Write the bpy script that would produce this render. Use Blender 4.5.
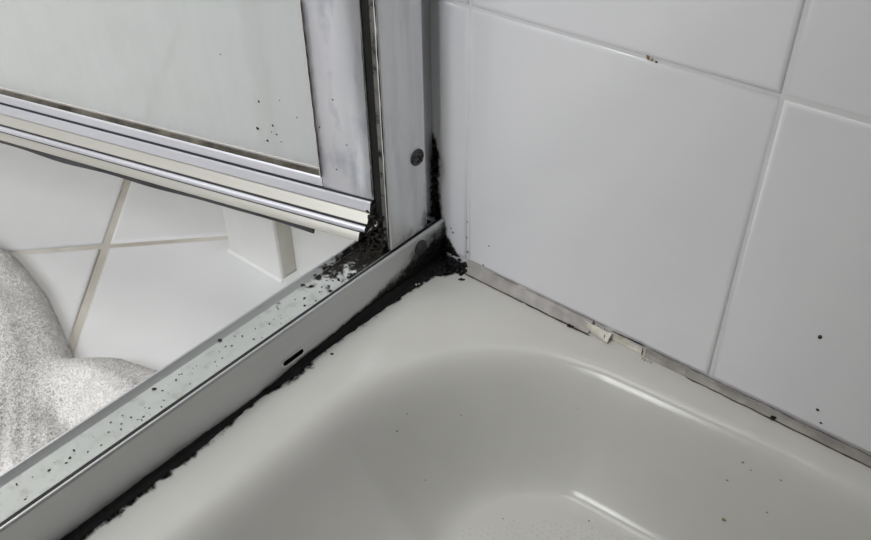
import bpy, bmesh, math, random
import numpy as np
from mathutils import Matrix, Vector, noise as mnoise

for o in list(bpy.data.objects):
    bpy.data.objects.remove(o)
scene = bpy.context.scene
C = scene.collection
random.seed(7)
rng = np.random.default_rng(7)

# ------------------------------------------------------------------ camera
Rm = ((0.7678751865914814, 0.6404110485038946, -0.015536626765164601),
      (0.3855702109775317, -0.4814083427049754, -0.7871350709889566),
      (-0.5115694578684692, 0.5984310290486207, -0.6165849440652676))
CAM = (0.24105927, -0.31064465, 0.30656906)
cd = bpy.data.cameras.new('camera')
cam = bpy.data.objects.new('camera', cd)
C.objects.link(cam)
cd.sensor_width = 36.0
cd.lens = 843.8 / 871.0 * 36.0
cd.clip_start = 0.01
M4 = Matrix.Identity(4)
for i in range(3):
    M4[i][0] = Rm[0][i]
    M4[i][1] = -Rm[1][i]
    M4[i][2] = -Rm[2][i]
    M4[i][3] = CAM[i]
cam.matrix_world = M4
scene.camera = cam

# ------------------------------------------------------------------ world, light, exposure
w = bpy.data.worlds.new('world')
scene.world = w
w.use_nodes = True
w.node_tree.nodes['Background'].inputs[0].default_value = (0.93, 0.96, 1.0, 1)
w.node_tree.nodes['Background'].inputs[1].default_value = 0.30

ld = bpy.data.lights.new('window_daylight', 'AREA')
ld.shape = 'RECTANGLE'
ld.size = 0.45
ld.size_y = 0.9
ld.energy = 25.0
ld.color = (0.95, 0.975, 1.0)
lo = bpy.data.objects.new('window_daylight', ld)
C.objects.link(lo)
lo.location = (-0.06, -1.5, 1.15)
lo.rotation_euler = (Vector((0.0, -0.05, 0.0)) - lo.location).to_track_quat('-Z', 'Y').to_euler()

l2 = bpy.data.lights.new('ceiling_lamp', 'AREA')
l2.shape = 'RECTANGLE'
l2.size = 1.2
l2.size_y = 1.0
l2.energy = 15.0
l2.color = (1.0, 0.985, 0.96)
lo2 = bpy.data.objects.new('ceiling_lamp', l2)
C.objects.link(lo2)
lo2.location = (-0.6, -0.55, 2.25)

vs = scene.view_settings
vs.view_transform = 'Standard'
vs.look = 'None'
vs.exposure = 0.0
vs.gamma = 1.0
vs.use_curve_mapping = False


# ------------------------------------------------------------------ materials
def srgb(r, g, b):
    f = lambda c: (c / 255 / 12.92) if c <= 10 else ((c / 255 + 0.055) / 1.055) ** 2.4
    return (f(r), f(g), f(b), 1)


class NT:
    def __init__(s, name):
        s.m = bpy.data.materials.new(name)
        s.m.use_nodes = True
        s.t = s.m.node_tree
        s.b = s.t.nodes['Principled BSDF']
        s.out = s.t.nodes['Material Output']

    def n(s, typ, **kw):
        nd = s.t.nodes.new(typ)
        for k, v in kw.items():
            if k in nd.inputs:
                nd.inputs[k].default_value = v
            else:
                setattr(nd, k, v)
        return nd

    def l(s, a, b):
        s.t.links.new(a, b)

    def coord(s, scale=(1, 1, 1)):
        c = s.n('ShaderNodeTexCoord')
        mp = s.n('ShaderNodeMapping')
        mp.inputs['Scale'].default_value = scale
        s.l(c.outputs['Object'], mp.inputs['Vector'])
        return mp.outputs[0]

    def noise(s, scale, detail=4, vec=None, rough=0.55):
        nd = s.n('ShaderNodeTexNoise', Scale=scale, Detail=detail, Roughness=rough)
        s.l(vec if vec is not None else s.coord(), nd.inputs['Vector'])
        return nd.outputs['Fac']

    def ramp(s, fac, stops):
        r = s.n('ShaderNodeValToRGB')
        e = r.color_ramp.elements
        e[0].position, e[0].color = stops[0]
        e[1].position, e[1].color = stops[1]
        for p, c in stops[2:]:
            x = e.new(p)
            x.color = c
        s.l(fac, r.inputs[0])
        return r.outputs[0]

    def bump(s, h, strength=0.2, dist=0.001):
        b = s.n('ShaderNodeBump', Strength=strength, Distance=dist)
        s.l(h, b.inputs['Height'])
        s.l(b.outputs[0], s.b.inputs['Normal'])


def P(mt, base=None, rough=None, metal=None, spec=None, coat=None):
    b = mt.b
    if base:
        b.inputs['Base Color'].default_value = base
    if rough is not None:
        b.inputs['Roughness'].default_value = rough
    if metal is not None:
        b.inputs['Metallic'].default_value = metal
    if spec is not None:
        b.inputs['Specular IOR Level'].default_value = spec
    if coat is not None:
        b.inputs['Coat Weight'].default_value = coat
    return mt


def noisy(name, c0, c1, scale, rough, metal=0, stretch=(1, 1, 1), bump=0.0, bscale=None, bdist=0.0005, lo=0.35, hi=0.65, spec=0.5):
    mt = P(NT(name), rough=rough, metal=metal, spec=spec)
    f = mt.noise(scale, vec=mt.coord(stretch))
    col = mt.ramp(f, [(lo, c0), (hi, c1)])
    mt.l(col, mt.b.inputs['Base Color'])
    if bump:
        mt.bump(mt.noise(bscale or scale, vec=mt.coord(stretch)), bump, bdist)
    return mt.m


M = {}
M['wall_tile'] = noisy('glazed_white_wall_tile', srgb(236, 236, 240), srgb(241, 241, 244), 9, 0.14, bump=0.06, bscale=14, bdist=0.002)
M['grout'] = noisy('white_grout', srgb(228, 228, 230), srgb(236, 236, 237), 60, 0.8, bump=0.3, bscale=300)
M['floor_tile'] = noisy('white_floor_tile', srgb(222, 222, 223), srgb(228, 228, 229), 12, 0.28, bump=0.05, bscale=30, bdist=0.002)
M['floor_grout'] = noisy('beige_floor_grout', srgb(180, 172, 160), srgb(222, 218, 211), 9, 0.85, bump=0.3, bscale=300)
M['paint'] = noisy('white_wall_paint', srgb(224, 223, 220), srgb(230, 229, 226), 20, 0.5)
M['blocker_grey'] = noisy('light_blocker_grey', srgb(48, 47, 46), srgb(54, 53, 52), 20, 0.5)  # dark tone chosen to cut bounce from the unseen stall walls
M['trim'] = noisy('white_trim_paint', srgb(228, 228, 226), srgb(234, 234, 232), 25, 0.4)
M['beige'] = noisy('shaded_trim_side', srgb(200, 197, 184), srgb(216, 213, 203), 25, 0.6)  # beige stands in for shade on the casing's side return
M['tray'] = noisy('white_acrylic_tray', srgb(206, 205, 200), srgb(211, 210, 205), 14, 0.19, bump=0.02, bscale=40, bdist=0.001, spec=0.38)
M['tread'] = noisy('white_acrylic_tread', srgb(206, 204, 198), srgb(211, 209, 203), 60, 0.22)
M['caulk'] = noisy('greyed_silicone', srgb(146, 141, 138), srgb(188, 184, 180), 90, 0.45, bump=0.4, bscale=160, lo=0.3, hi=0.7)
M['caulk_white'] = noisy('peeled_white_silicone', srgb(205, 199, 184), srgb(232, 229, 220), 160, 0.5, bump=0.6, bscale=350)
M['crack'] = noisy('brown_dirt_line', srgb(40, 32, 28), srgb(104, 92, 82), 120, 0.9)
M['rubber'] = noisy('black_rubber', srgb(24, 24, 27), srgb(40, 40, 44), 80, 0.55)
M['gasket_and_shade'] = noisy('charcoal_sweep_and_shade', srgb(40, 40, 44), srgb(66, 66, 70), 40, 0.5)  # sweep rubber, also used for the painted groove shade
M['hollow'] = noisy('dark_slot', srgb(10, 10, 10), srgb(22, 20, 19), 80, 0.9)  # near-black paints in the shade inside slots and recesses
M['screw'] = noisy('dull_dark_screw_steel', srgb(62, 62, 63), srgb(104, 104, 104), 500, 0.5, metal=0.6, bump=0.4, bscale=900)
M['screw_black'] = noisy('mould_blackened_screw', srgb(26, 26, 26), srgb(66, 66, 66), 400, 0.6, bump=0.4, bscale=900)
M['bead'] = noisy('black_mouldy_sealant', srgb(4, 4, 4), srgb(15, 13, 12), 180, 0.8, bump=0.8, bscale=350, bdist=0.0008)
M['crumb'] = noisy('brown_black_grime', srgb(6, 6, 5), srgb(44, 38, 31), 260, 0.85, bump=0.5, bscale=500)
M['rust'] = noisy('rust_brown_dirt', srgb(58, 40, 28), srgb(132, 104, 78), 220, 0.85)
M['seal_dirty'] = noisy('dirty_olive_glazing_seal', srgb(52, 46, 40), srgb(112, 108, 98), 70, 0.8)
M['speck'] = noisy('dark_dirt_speck', srgb(34, 30, 28), srgb(70, 60, 52), 300, 0.8)
M['speck_tan'] = noisy('tan_dirt_speck', srgb(140, 120, 84), srgb(160, 140, 104), 300, 0.8)
M['towel'] = noisy('white_terry_base', srgb(230, 227, 225), srgb(238, 236, 234), 60, 0.95, bump=0.5, bscale=500, spec=0.1)
M['pile'] = noisy('white_terry_pile', srgb(244, 242, 240), srgb(250, 249, 248), 90, 0.95, spec=0.1)

mt = NT('white_terry_loops')
df = mt.n('ShaderNodeBsdfDiffuse')
tl_ = mt.n('ShaderNodeBsdfTranslucent')
cc = mt.ramp(mt.noise(90), [(0.35, srgb(230, 227, 225)), (0.65, srgb(240, 238, 236))])
mt.l(cc, df.inputs[0])
mt.l(cc, tl_.inputs[0])
mxs = mt.n('ShaderNodeMixShader')
mxs.inputs[0].default_value = 0.2
mt.l(df.outputs[0], mxs.inputs[1])
mt.l(tl_.outputs[0], mxs.inputs[2])
mt.l(mxs.outputs[0], mt.out.inputs[0])
M['pile'] = mt.m


def alu(name, c0, c1, rough, metal, stretch, scale=30, stain=None):
    mt = P(NT(name), rough=rough, metal=metal)
    v = mt.coord(stretch)
    f = mt.noise(scale, 6, v)
    col = mt.ramp(f, [(0.3, c0), (0.7, c1)])
    if stain:
        f2 = mt.noise(stain[0], 5, mt.coord(stain[2] if len(stain) > 2 else (1, 1, 1)))
        k = mt.ramp(f2, [(0.52, (0, 0, 0, 1)), (0.72, (1, 1, 1, 1))])
        mx = mt.n('ShaderNodeMix', data_type='RGBA')
        mt.l(k, mx.inputs['Factor'])
        mt.l(col, mx.inputs['A'])
        mx.inputs['B'].default_value = stain[1]
        col = mx.outputs['Result']
    mt.l(col, mt.b.inputs['Base Color'])
    mt.bump(mt.noise(scale * 5, 3, v), 0.08, 0.0004)
    rr = mt.n('ShaderNodeMapRange')
    rr.inputs[3].default_value = rough - 0.08
    rr.inputs[4].default_value = rough + 0.12
    mt.l(f, rr.inputs[0])
    mt.l(rr.outputs[0], mt.b.inputs['Roughness'])
    return mt.m


M['alu_sill'] = alu('satin_aluminium_sill', srgb(196, 197, 198), srgb(210, 211, 211), 0.42, 0.75, (1, 0.15, 1))
M['alu_channel'] = alu('wet_spotted_aluminium_channel', srgb(206, 209, 206), srgb(220, 223, 220), 0.3, 0.6, (1, 0.3, 1), 60,
                       (150, srgb(192, 194, 190)))
M['alu_jamb'] = alu('brushed_scaled_aluminium', srgb(206, 207, 208), srgb(226, 227, 228), 0.36, 0.92, (1, 1, 0.06), 110,
                    (40, srgb(190, 190, 192), (1, 1, 0.25)))
M['alu_door'] = alu('satin_aluminium_door', srgb(204, 205, 212), srgb(222, 223, 228), 0.35, 0.75, (1, 1, 0.3), 40,
                    (70, srgb(176, 178, 192), (1, 1, 0.5)))
M['alu_rail'] = alu('bright_aluminium_rail', srgb(212, 213, 222), srgb(226, 227, 234), 0.45, 0.7, (0.1, 1, 1), 60)
M['alu_drip'] = alu('reflection_tinted_drip_rail', srgb(190, 188, 181), srgb(203, 201, 195), 0.4, 0.55, (0.05, 1, 1), 60)  # cream tint paints in a warm reflection on the metal
M['jamb_shaded'] = alu('shaded_grey_aluminium', srgb(92, 90, 87), srgb(128, 126, 122), 0.6, 0.4, (1, 1, 0.2), 120)  # darker grey paints shade onto the recessed side web
M['alu_bead'] = alu('bright_glazing_bead', srgb(226, 220, 216), srgb(238, 234, 230), 0.3, 0.5, (1, 1, 1), 60)


def glass_mat():
    mt = NT('hazy_soap_filmed_glass')
    t = mt.t
    v = mt.coord((1, 1, 0.12))
    f = mt.noise(45, 5, v)
    f2 = mt.noise(9, 3, mt.coord())
    mt.b.inputs['Base Color'].default_value = srgb(246, 248, 248)
    mt.b.inputs['Roughness'].default_value = 0.22
    tr = mt.n('ShaderNodeBsdfTransparent')
    tr.inputs[0].default_value = (0.965, 0.975, 0.97, 1)
    tl = mt.n('ShaderNodeBsdfTranslucent')
    tl.inputs[0].default_value = srgb(248, 250, 250)
    m0 = mt.n('ShaderNodeMixShader')
    m0.inputs[0].default_value = 0.45
    mt.l(mt.b.outputs[0], m0.inputs[1])
    mt.l(tl.outputs[0], m0.inputs[2])
    add = mt.n('ShaderNodeMath', operation='MULTIPLY_ADD')
    mt.l(f, add.inputs[0])
    add.inputs[1].default_value = 0.16
    mr = mt.n('ShaderNodeMapRange')
    mt.l(f2, mr.inputs[0])
    mr.inputs[1].default_value = 0.3
    mr.inputs[2].default_value = 0.7
    mr.inputs[3].default_value = 0.44
    mr.inputs[4].default_value = 0.54
    mt.l(mr.outputs[0], add.inputs[2])
    m1 = mt.n('ShaderNodeMixShader')
    mt.l(add.outputs[0], m1.inputs[0])
    mt.l(tr.outputs[0], m1.inputs[1])
    mt.l(m0.outputs[0], m1.inputs[2])
    mt.l(m1.outputs[0], mt.out.inputs[0])
    return mt.m


M['glass'] = glass_mat()


def film_mat(name, c0, c1, nscale=210, amp=2.0, maxa=1.0, lo=0.30, hi=0.80):
    mt = P(NT(name), rough=0.8, spec=0.2)
    at = mt.n('ShaderNodeAttribute')
    at.attribute_name = 'mould'
    f = mt.noise(nscale, 8, None, 0.68)
    a = mt.n('ShaderNodeMath', operation='MULTIPLY_ADD')
    mt.l(f, a.inputs[0])
    a.inputs[1].default_value = amp
    sb = mt.n('ShaderNodeMath', operation='SUBTRACT')
    mt.l(at.outputs['Fac'], sb.inputs[0])
    sb.inputs[1].default_value = amp * 0.5
    mt.l(sb.outputs[0], a.inputs[2])
    mr = mt.n('ShaderNodeMapRange', interpolation_type='SMOOTHSTEP')
    mt.l(a.outputs[0], mr.inputs[0])
    mr.inputs[1].default_value = lo
    mr.inputs[2].default_value = hi
    mr.inputs[3].default_value = 0
    mr.inputs[4].default_value = maxa
    mt.l(mr.outputs[0], mt.b.inputs['Alpha'])
    col = mt.ramp(mt.noise(nscale * 0.8, 4), [(0.35, c0), (0.7, c1)])
    mt.l(col, mt.b.inputs['Base Color'])
    return mt.m


M['mould'] = film_mat('black_mould_stain', srgb(4, 4, 4), srgb(18, 15, 14))
M['mould_soft'] = film_mat('grey_black_mould_haze', srgb(10, 10, 10), srgb(40, 37, 34), 170, 1.4, 0.9, 0.25, 1.0)
M['grime'] = film_mat('black_channel_grime', srgb(8, 7, 7), srgb(58, 54, 49), 190, 1.3, 0.95, 0.42, 0.6)


# ------------------------------------------------------------------ mesh helpers
def mesh(name, verts, faces, mat, parent=None, smooth=False, mats=None, fmat=None):
    me = bpy.data.meshes.new(name)
    me.from_pydata([tuple(map(float, v)) for v in verts], [], [tuple(map(int, f)) for f in faces])
    for m in (mats or [mat]):
        me.materials.append(m)
    if fmat is not None:
        me.polygons.foreach_set('material_index', fmat)
    if smooth:
        me.polygons.foreach_set('use_smooth', [True] * len(me.polygons))
    me.update()
    o = bpy.data.objects.new(name, me)
    C.objects.link(o)
    if parent:
        o.parent = parent
    return o


def fix(o):
    bm = bmesh.new()
    bm.from_mesh(o.data)
    bmesh.ops.recalc_face_normals(bm, faces=bm.faces)
    bm.to_mesh(o.data)
    bm.free()
    return o


def empty(name, loc=(0, 0, 0), rz=0):
    o = bpy.data.objects.new(name, None)
    o.empty_display_size = 0.05
    C.objects.link(o)
    o.location = loc
    o.rotation_euler = (0, 0, rz)
    return o


def tag(o, label=None, cat=None, group=None, kind=None):
    if label: o['label'] = label
    if cat: o['category'] = cat
    if group: o['group'] = group
    if kind: o['kind'] = kind
    return o


def box(name, lo, hi, mat, parent=None, bev=0.0):
    x0, y0, z0 = lo
    x1, y1, z1 = hi
    v = [(x0, y0, z0), (x1, y0, z0), (x1, y1, z0), (x0, y1, z0), (x0, y0, z1), (x1, y0, z1), (x1, y1, z1), (x0, y1, z1)]
    f = [(0, 3, 2, 1), (4, 5, 6, 7), (0, 1, 5, 4), (1, 2, 6, 5), (2, 3, 7, 6), (3, 0, 4, 7)]
    o = mesh(name, v, f, mat, parent)
    if bev:
        bm = bmesh.new()
        bm.from_mesh(o.data)
        bmesh.ops.bevel(bm, geom=list(bm.edges), offset=bev, segments=2, profile=0.5, affect='EDGES')
        bm.to_mesh(o.data)
        bm.free()
    return o


def extrude(name, prof, path, mat, parent=None, closed=True, smooth=False, caps=True):
    """prof: list of 2D (a,b); path: function (t_index,a,b)->xyz, with n stations given as list of callables/points"""
    n = len(prof)
    verts, faces = [], []
    for st in path:
        for a, b in prof:
            verts.append(st(a, b))
    k = len(path)
    for i in range(k - 1):
        for j in range(n if closed else n - 1):
            j2 = (j + 1) % n
            faces.append((i * n + j, i * n + j2, (i + 1) * n + j2, (i + 1) * n + j))
    if closed and caps:
        faces.append(tuple(range(n - 1, -1, -1)))
        faces.append(tuple((k - 1) * n + j for j in range(n)))
    return fix(mesh(name, verts, faces, mat, parent, smooth))


def along_y(y0, y1, n=2):
    return [(lambda a, b, y=y0 + (y1 - y0) * i / (n - 1): (a, y, b)) for i in range(n)]


def along_z(z0, z1):
    return [(lambda a, b, z=z: (a, b, z)) for z in (z0, z1)]


def along_x(x0, x1, n=2):
    return [(lambda a, b, x=x0 + (x1 - x0) * i / (n - 1): (x, a, b)) for i in range(n)]


def shade_auto(o, ang=35):
    me = o.data
    me.polygons.foreach_set('use_smooth', [True] * len(me.polygons))
    bm = bmesh.new()
    bm.from_mesh(me)
    for e in bm.edges:
        if len(e.link_faces) == 2 and e.calc_face_angle(0) > math.radians(ang):
            e.smooth = False
    bm.to_mesh(me)
    bm.free()
    return o


def film(name, fn, ar, br, dens, step, mat, parent):
    """thin stain lying on a surface: fn(a,b)->xyz, density sampled per vertex"""
    na = max(2, int((ar[1] - ar[0]) / step) + 1)
    nb = max(2, int((br[1] - br[0]) / step) + 1)
    A = np.linspace(ar[0], ar[1], na)
    B = np.linspace(br[0], br[1], nb)
    D = np.array([[dens(a, b) for b in B] for a in A])
    keep, verts, vals, faces = {}, [], [], []

    def vid(i, j):
        k = (i, j)
        if k not in keep:
            keep[k] = len(verts)
            verts.append(fn(A[i], B[j]))
            vals.append(D[i, j])
        return keep[k]
    for i in range(na - 1):
        for j in range(nb - 1):
            if max(D[i, j], D[i + 1, j], D[i, j + 1], D[i + 1, j + 1]) > 0.0:
                faces.append((vid(i, j), vid(i + 1, j), vid(i + 1, j + 1), vid(i, j + 1)))
    if not faces:
        return None
    o = mesh(name, verts, faces, mat, parent)
    at = o.data.attributes.new('mould', 'FLOAT', 'POINT')
    at.data.foreach_set('value', np.array(vals, dtype=np.float32))
    return o


def interp(x, pts):
    xs = [p[0] for p in pts]
    ys = [p[1] for p in pts]
    return float(np.interp(x, xs, ys))


def specks(name, items, mat, parent):
    """items: (centre, normal, radius, elongation)"""
    verts, faces = [], []
    for c, nrm, r, el in items:
        nrm = Vector(nrm).normalized()
        t = nrm.orthogonal().normalized()
        b = nrm.cross(t)
        rot = random.uniform(0, 6.28)
        base = len(verts)
        k = 7
        for ring, (rr, hh) in enumerate(((1.0, 0.0), (0.65, 0.30))):
            for i in range(k):
                a = 2 * math.pi * i / k
                q = r * rr * random.uniform(0.75, 1.2)
                u, v = q * el * math.cos(a), q * math.sin(a)
                u, v = u * math.cos(rot) - v * math.sin(rot), u * math.sin(rot) + v * math.cos(rot)
                verts.append(Vector(c) + t * u + b * v + nrm * (hh * r + 0.00003))
        for i in range(k):
            i2 = (i + 1) % k
            faces.append((base + i, base + i2, base + k + i2, base + k + i))
        faces.append(tuple(base + k + i for i in range(k)))
    return mesh(name, verts, faces, mat, parent)


def lumps(name, items, mat, parent):
    """irregular little clods: (centre, radius)"""
    verts, faces = [], []
    bm = bmesh.new()
    bmesh.ops.create_icosphere(bm, subdivisions=1, radius=1)
    bv = [v.co.copy() for v in bm.verts]
    bm.verts.index_update()
    bf = [tuple(v.index for v in f.verts) for f in bm.faces]
    bm.free()
    for c, r in items:
        base = len(verts)
        sx, sy, sz = (random.uniform(0.6, 1.3) for _ in range(3))
        for v in bv:
            q = r * random.uniform(0.7, 1.25)
            verts.append((c[0] + v.x * q * sx, c[1] + v.y * q * sy, c[2] + v.z * q * sz * 0.8))
        faces += [tuple(base + i for i in f) for f in bf]
    return mesh(name, verts, faces, mat, parent)


# ------------------------------------------------------------------ structure
FZ = -0.12           # bathroom floor
PITCH = 0.152

wall_back = box('wall_back', (-0.048, 0.0007, FZ), (0.558, 0.12, 2.3), M['grout'])
tag(wall_back, 'white glazed tile wall above the shower tray', None, kind='structure')


def tile_mesh(name, w_, h_, mat, rings=((0, 0.0055), (0.0002, 0.0010), (0.0008, 0.00035), (0.0018, 0.0), (0.0030, 0.0)), flip=False):
    """tile in local XZ, front toward -Y at y=0; rings = (inset, depth)"""
    verts, faces = [], []
    for ins, dep in rings:
        verts += [(ins, dep, ins), (w_ - ins, dep, ins), (w_ - ins, dep, h_ - ins), (ins, dep, h_ - ins)]
    for r in range(len(rings) - 1):
        for j in range(4):
            j2 = (j + 1) % 4
            faces.append((r * 4 + j, r * 4 + j2, (r + 1) * 4 + j2, (r + 1) * 4 + j))
    q = (len(rings) - 1) * 4
    faces.append((q, q + 1, q + 2, q + 3))
    me = bpy.data.meshes.new(name)
    me.from_pydata(verts, [], faces)
    me.materials.append(mat)
    me.polygons.foreach_set('use_smooth', [True] * len(me.polygons))
    me.update()
    return me


G = 0.0009
full = tile_mesh('tile', PITCH - G, PITCH - G, M['wall_tile'])
cut = tile_mesh('tile_cut', 0.048 - G, PITCH - G, M['wall_tile'])
Z0 = 0.0052
for row in range(0, 14):
    for col_ in range(-1, 4):
        z = Z0 + row * PITCH + G / 2
        if col_ == -1:
            o = bpy.data.objects.new('tile', cut)
            x = -0.048
        else:
            o = bpy.data.objects.new('tile', full)
            x = col_ * PITCH
        C.objects.link(o)
        o.parent = wall_back
        jit = 0.0 if row > 1 else random.uniform(-0.0002, 0.0002)
        o.location = (x + G / 2, jit, z)
        if row > 0 or col_ > 0:
            o.rotation_euler = (random.uniform(-.0012, .0012), 0, random.uniform(-.0012, .0012))

wall_right_blocker = box('wall_right_blocker', (0.56, -0.80, FZ), (0.66, 0.12, 2.3), M['blocker_grey'])  # unseen; set close and dark to lower light on the tray
tag(wall_right_blocker, 'unseen dark wall beyond the shower tray, added to cut light from the right', None, kind='structure')
ceiling = box('ceiling', (-1.6, -1.6, 2.3), (0.92, 0.9, 2.4), M['paint'])
tag(ceiling, 'white bathroom ceiling', None, kind='structure')

wall_stall_blocker = box('wall_stall_blocker', (0.03, -0.80, FZ), (0.56, -0.70, 2.3), M['blocker_grey'])  # unseen; added to block window light towards the right
tag(wall_stall_blocker, 'unseen dark wall opposite the white tiles, added to block light', None, kind='structure')
wall_front = box('wall_front', (-1.6, -1.75, FZ), (0.92, -1.6, 2.3), M['paint'])
tag(wall_front, 'white bathroom wall behind the viewer', None, kind='structure')
wall_end = box('wall_end', (0.82, -1.6, FZ), (0.92, 0.8, 2.3), M['paint'])
tag(wall_end, 'white wall beyond the shower stall', None, kind='structure')

# bathroom wall beyond the shower and the casing at its end
wall_left = box('wall_left', (-1.6, -1.6, FZ), (-1.5, 0.9, 2.3), M['paint'])
tag(wall_left, 'white bathroom wall far behind the shower door', None, kind='structure')
wall_far = box('wall_far', (-1.5, 0.8, FZ), (0.92, 0.9, 2.3), M['paint'])
tag(wall_far, 'white wall seen hazily through the door glass', None, kind='structure')

wall_side = box('wall_side', (-0.2, 0.030, FZ), (-0.0482, 0.12, 2.2), M['trim'])
tag(wall_side, 'white wall strip between the shower and the door casing', None, kind='structure')
trim = empty('trim_1', (-0.233, 0.03, FZ))
tag(trim, 'white door casing standing on the floor tiles behind the shower sill', None, kind='structure')
cas = box('casing', (-0.033, -0.016, 0.0), (0.033, 0.09, 2.2), M['trim'], trim, 0.002)
sid = box('casing_side', (0.0331, -0.0135, 0.004), (0.0336, -0.0004, 2.15), M['beige'], trim)  # thin sheet carrying the painted side shade
# sealant line along the casing foot
extrude('casing_sealant', [(-0.0018, 0.0), (0.0, 0.0018), (0.003, 0.0018), (0.003, 0.0)],
        [(lambda a, b, x=x: (x, -0.016 + a, b)) for x in (-0.035, 0.0, 0.0335)], M['trim'], trim)
extrude('casing_sealant', [(0.0, 0.0), (0.0, 0.0025), (0.004, 0.0)], [(lambda a, b, y=y: (0.0336 + a, y, b)) for y in (-0.0155, -0.0003)], M['trim'], trim)

# floor with diagonal tiles
floor = box('floor', (-1.6, -1.6, FZ - 0.05), (0.86, 0.9, FZ - 0.0022), M['floor_grout'])
tag(floor, 'white square floor tiles laid diagonally with beige grout', None, kind='structure')
FP = 0.30
fx, fy = -0.3574, -0.0478
# grout line directions measured on the floor plane
ang = math.atan2(22.4 + 136.7, -423.6 + 259.3)
e1 = Vector((math.cos(ang), math.sin(ang), 0))
ftile = tile_mesh('floor_tile', FP - 0.0066, FP - 0.0066, M['floor_tile'], ((0, 0.006), (0.0004, 0.0012), (0.0014, 0.0003), (0.003, 0.0), (0.005, 0.0)))
for i in range(-3, 4):
    for j in range(-4, 3):
        c = Vector((fx, fy, FZ)) + Matrix.Rotation(ang, 3, 'Z') @ Vector(((i + 0.5) * FP, (j + 0.5) * FP, 0))
        if not (-1.4 < c.x < 0.15 and -1.4 < c.y < 0.7):
            continue
        o = bpy.data.objects.new('floor_tile', ftile)
        C.objects.link(o)
        o.parent = floor
        # local tile front (-Y) -> +Z, local X -> e1, local Z -> e2
        mat = Matrix.Rotation(ang, 4, 'Z') @ Matrix.Rotation(math.radians(-90), 4, 'X')
        org = Vector((fx, fy, FZ)) + Matrix.Rotation(ang, 3, 'Z') @ Vector((i * FP + 0.0033, j * FP + FP - 0.0033, 0))
        # rotating about X by -90 sends local Z -> +Y... keep the tile inside its cell
        mat2 = Matrix.Rotation(ang, 4, 'Z') @ Matrix(((1, 0, 0, 0), (0, 0, 1, 0), (0, -1, 0, 0), (0, 0, 0, 1)))
        org = Vector((fx, fy, FZ)) + Matrix.Rotation(ang, 3, 'Z') @ Vector((i * FP + 0.0033, j * FP + 0.0033, 0))
        o.matrix_basis = Matrix.Translation(org) @ mat2

# ------------------------------------------------------------------ shower tray
TX0, TX1, TY0, TY1 = -0.045, 0.558, -0.698, -0.0002
DEPTH = 0.068
XL, AA, BB = 0.012, 0.100, 0.108


def basin_raw(x, y):
    yw = 0.0205 - 0.0065 * min(1, max(0, (x - 0.10) / 0.10))
    u = x - (XL + AA)
    v = y - (-yw - BB)
    if u < 0 and v > 0:
        rho = math.hypot(u / AA, v / BB)
        ln = math.hypot(u, v)
        d = ln / rho - ln if rho > 1e-6 else 0.08
        t = math.atan2(v / BB, -u / AA) / (math.pi / 2)
    elif v > 0:
        d, t = BB - v, 1.0
    elif u < 0:
        d, t = AA + u, 0.0
    else:
        d, t = min(BB - v, AA + u), 1.0
    d2 = min(TX1 - 0.05 - x, y - (TY0 + 0.05))
    W = 0.082 + (0.036 - 0.082) * t ** 0.8
    if d2 < d:
        d, W, t = d2, 0.06, 1.0
    s = d / W
    if s <= 0:
        return 0.0
    lip = 0.0
    if s >= 1:
        z = -1.0
    else:
        s0 = 0.19 + 0.26 * t
        z = -(s * s / s0) if s < s0 else -(1 - (1 - s) ** 2 / (1 - s0))
    extra = -0.006 * min(1.0, max(0.0, (d - 0.095) / 0.3))
    return DEPTH * z + extra


# soften creases: sample on a 2 mm table, blur, look up
TS = 0.002
tbx = np.arange(-0.05, 0.42, TS)
tby = np.arange(-0.42, 0.03, TS)
TAB = np.array([[basin_raw(x, min(y, 0.0)) for y in tby] for x in tbx])
ker = np.exp(-0.5 * (np.arange(-8, 9) * TS / 0.0030) ** 2)
ker /= ker.sum()
for axis in (0, 1):
    pad = [(8, 8) if k == axis else (0, 0) for k in (0, 1)]
    TAB = np.apply_along_axis(lambda r: np.convolve(r, ker, 'valid'), axis, np.pad(TAB, pad, mode='edge'))


def basin(x, y):
    if x > 0.38 or y < -0.38:
        return basin_raw(x, y)
    i, j = (x + 0.05) / TS, (y + 0.42) / TS
    i0, j0 = int(i), int(j)
    i0 = min(max(i0, 0), TAB.shape[0] - 2)
    j0 = min(max(j0, 0), TAB.shape[1] - 2)
    a, b = i - i0, j - j0
    return float((TAB[i0, j0] * (1 - a) + TAB[i0 + 1, j0] * a) * (1 - b) + (TAB[i0, j0 + 1] * (1 - a) + TAB[i0 + 1, j0 + 1] * a) * b)


tray = empty('shower_tray', (0.26, -0.35, FZ))
tag(tray, 'white acrylic shower tray with rounded sunken basin and flat rim', 'shower tray')


def axis_pts(a, b, fine0, fine1, fs, cs):
    pts = [a]
    while pts[-1] < b - 1e-9:
        p = pts[-1]
        st = fs if fine0 <= p < fine1 else cs
        pts.append(min(b, p + st))
    return pts


gx = axis_pts(TX0, TX1, -0.05, 0.36, 0.002, 0.012)
gy = axis_pts(TY0, TY1, -0.36, 0.1, 0.002, 0.012)
ox, oy, oz = tray.location
V, Fc = [], []
for y in gy:
    for x in gx:
        V.append((x - ox, y - oy, basin(x, y) - oz))
nx = len(gx)
for j in range(len(gy) - 1):
    for i in range(nx - 1):
        Fc.append((j * nx + i, j * nx + i + 1, (j + 1) * nx + i + 1, (j + 1) * nx + i))
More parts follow.
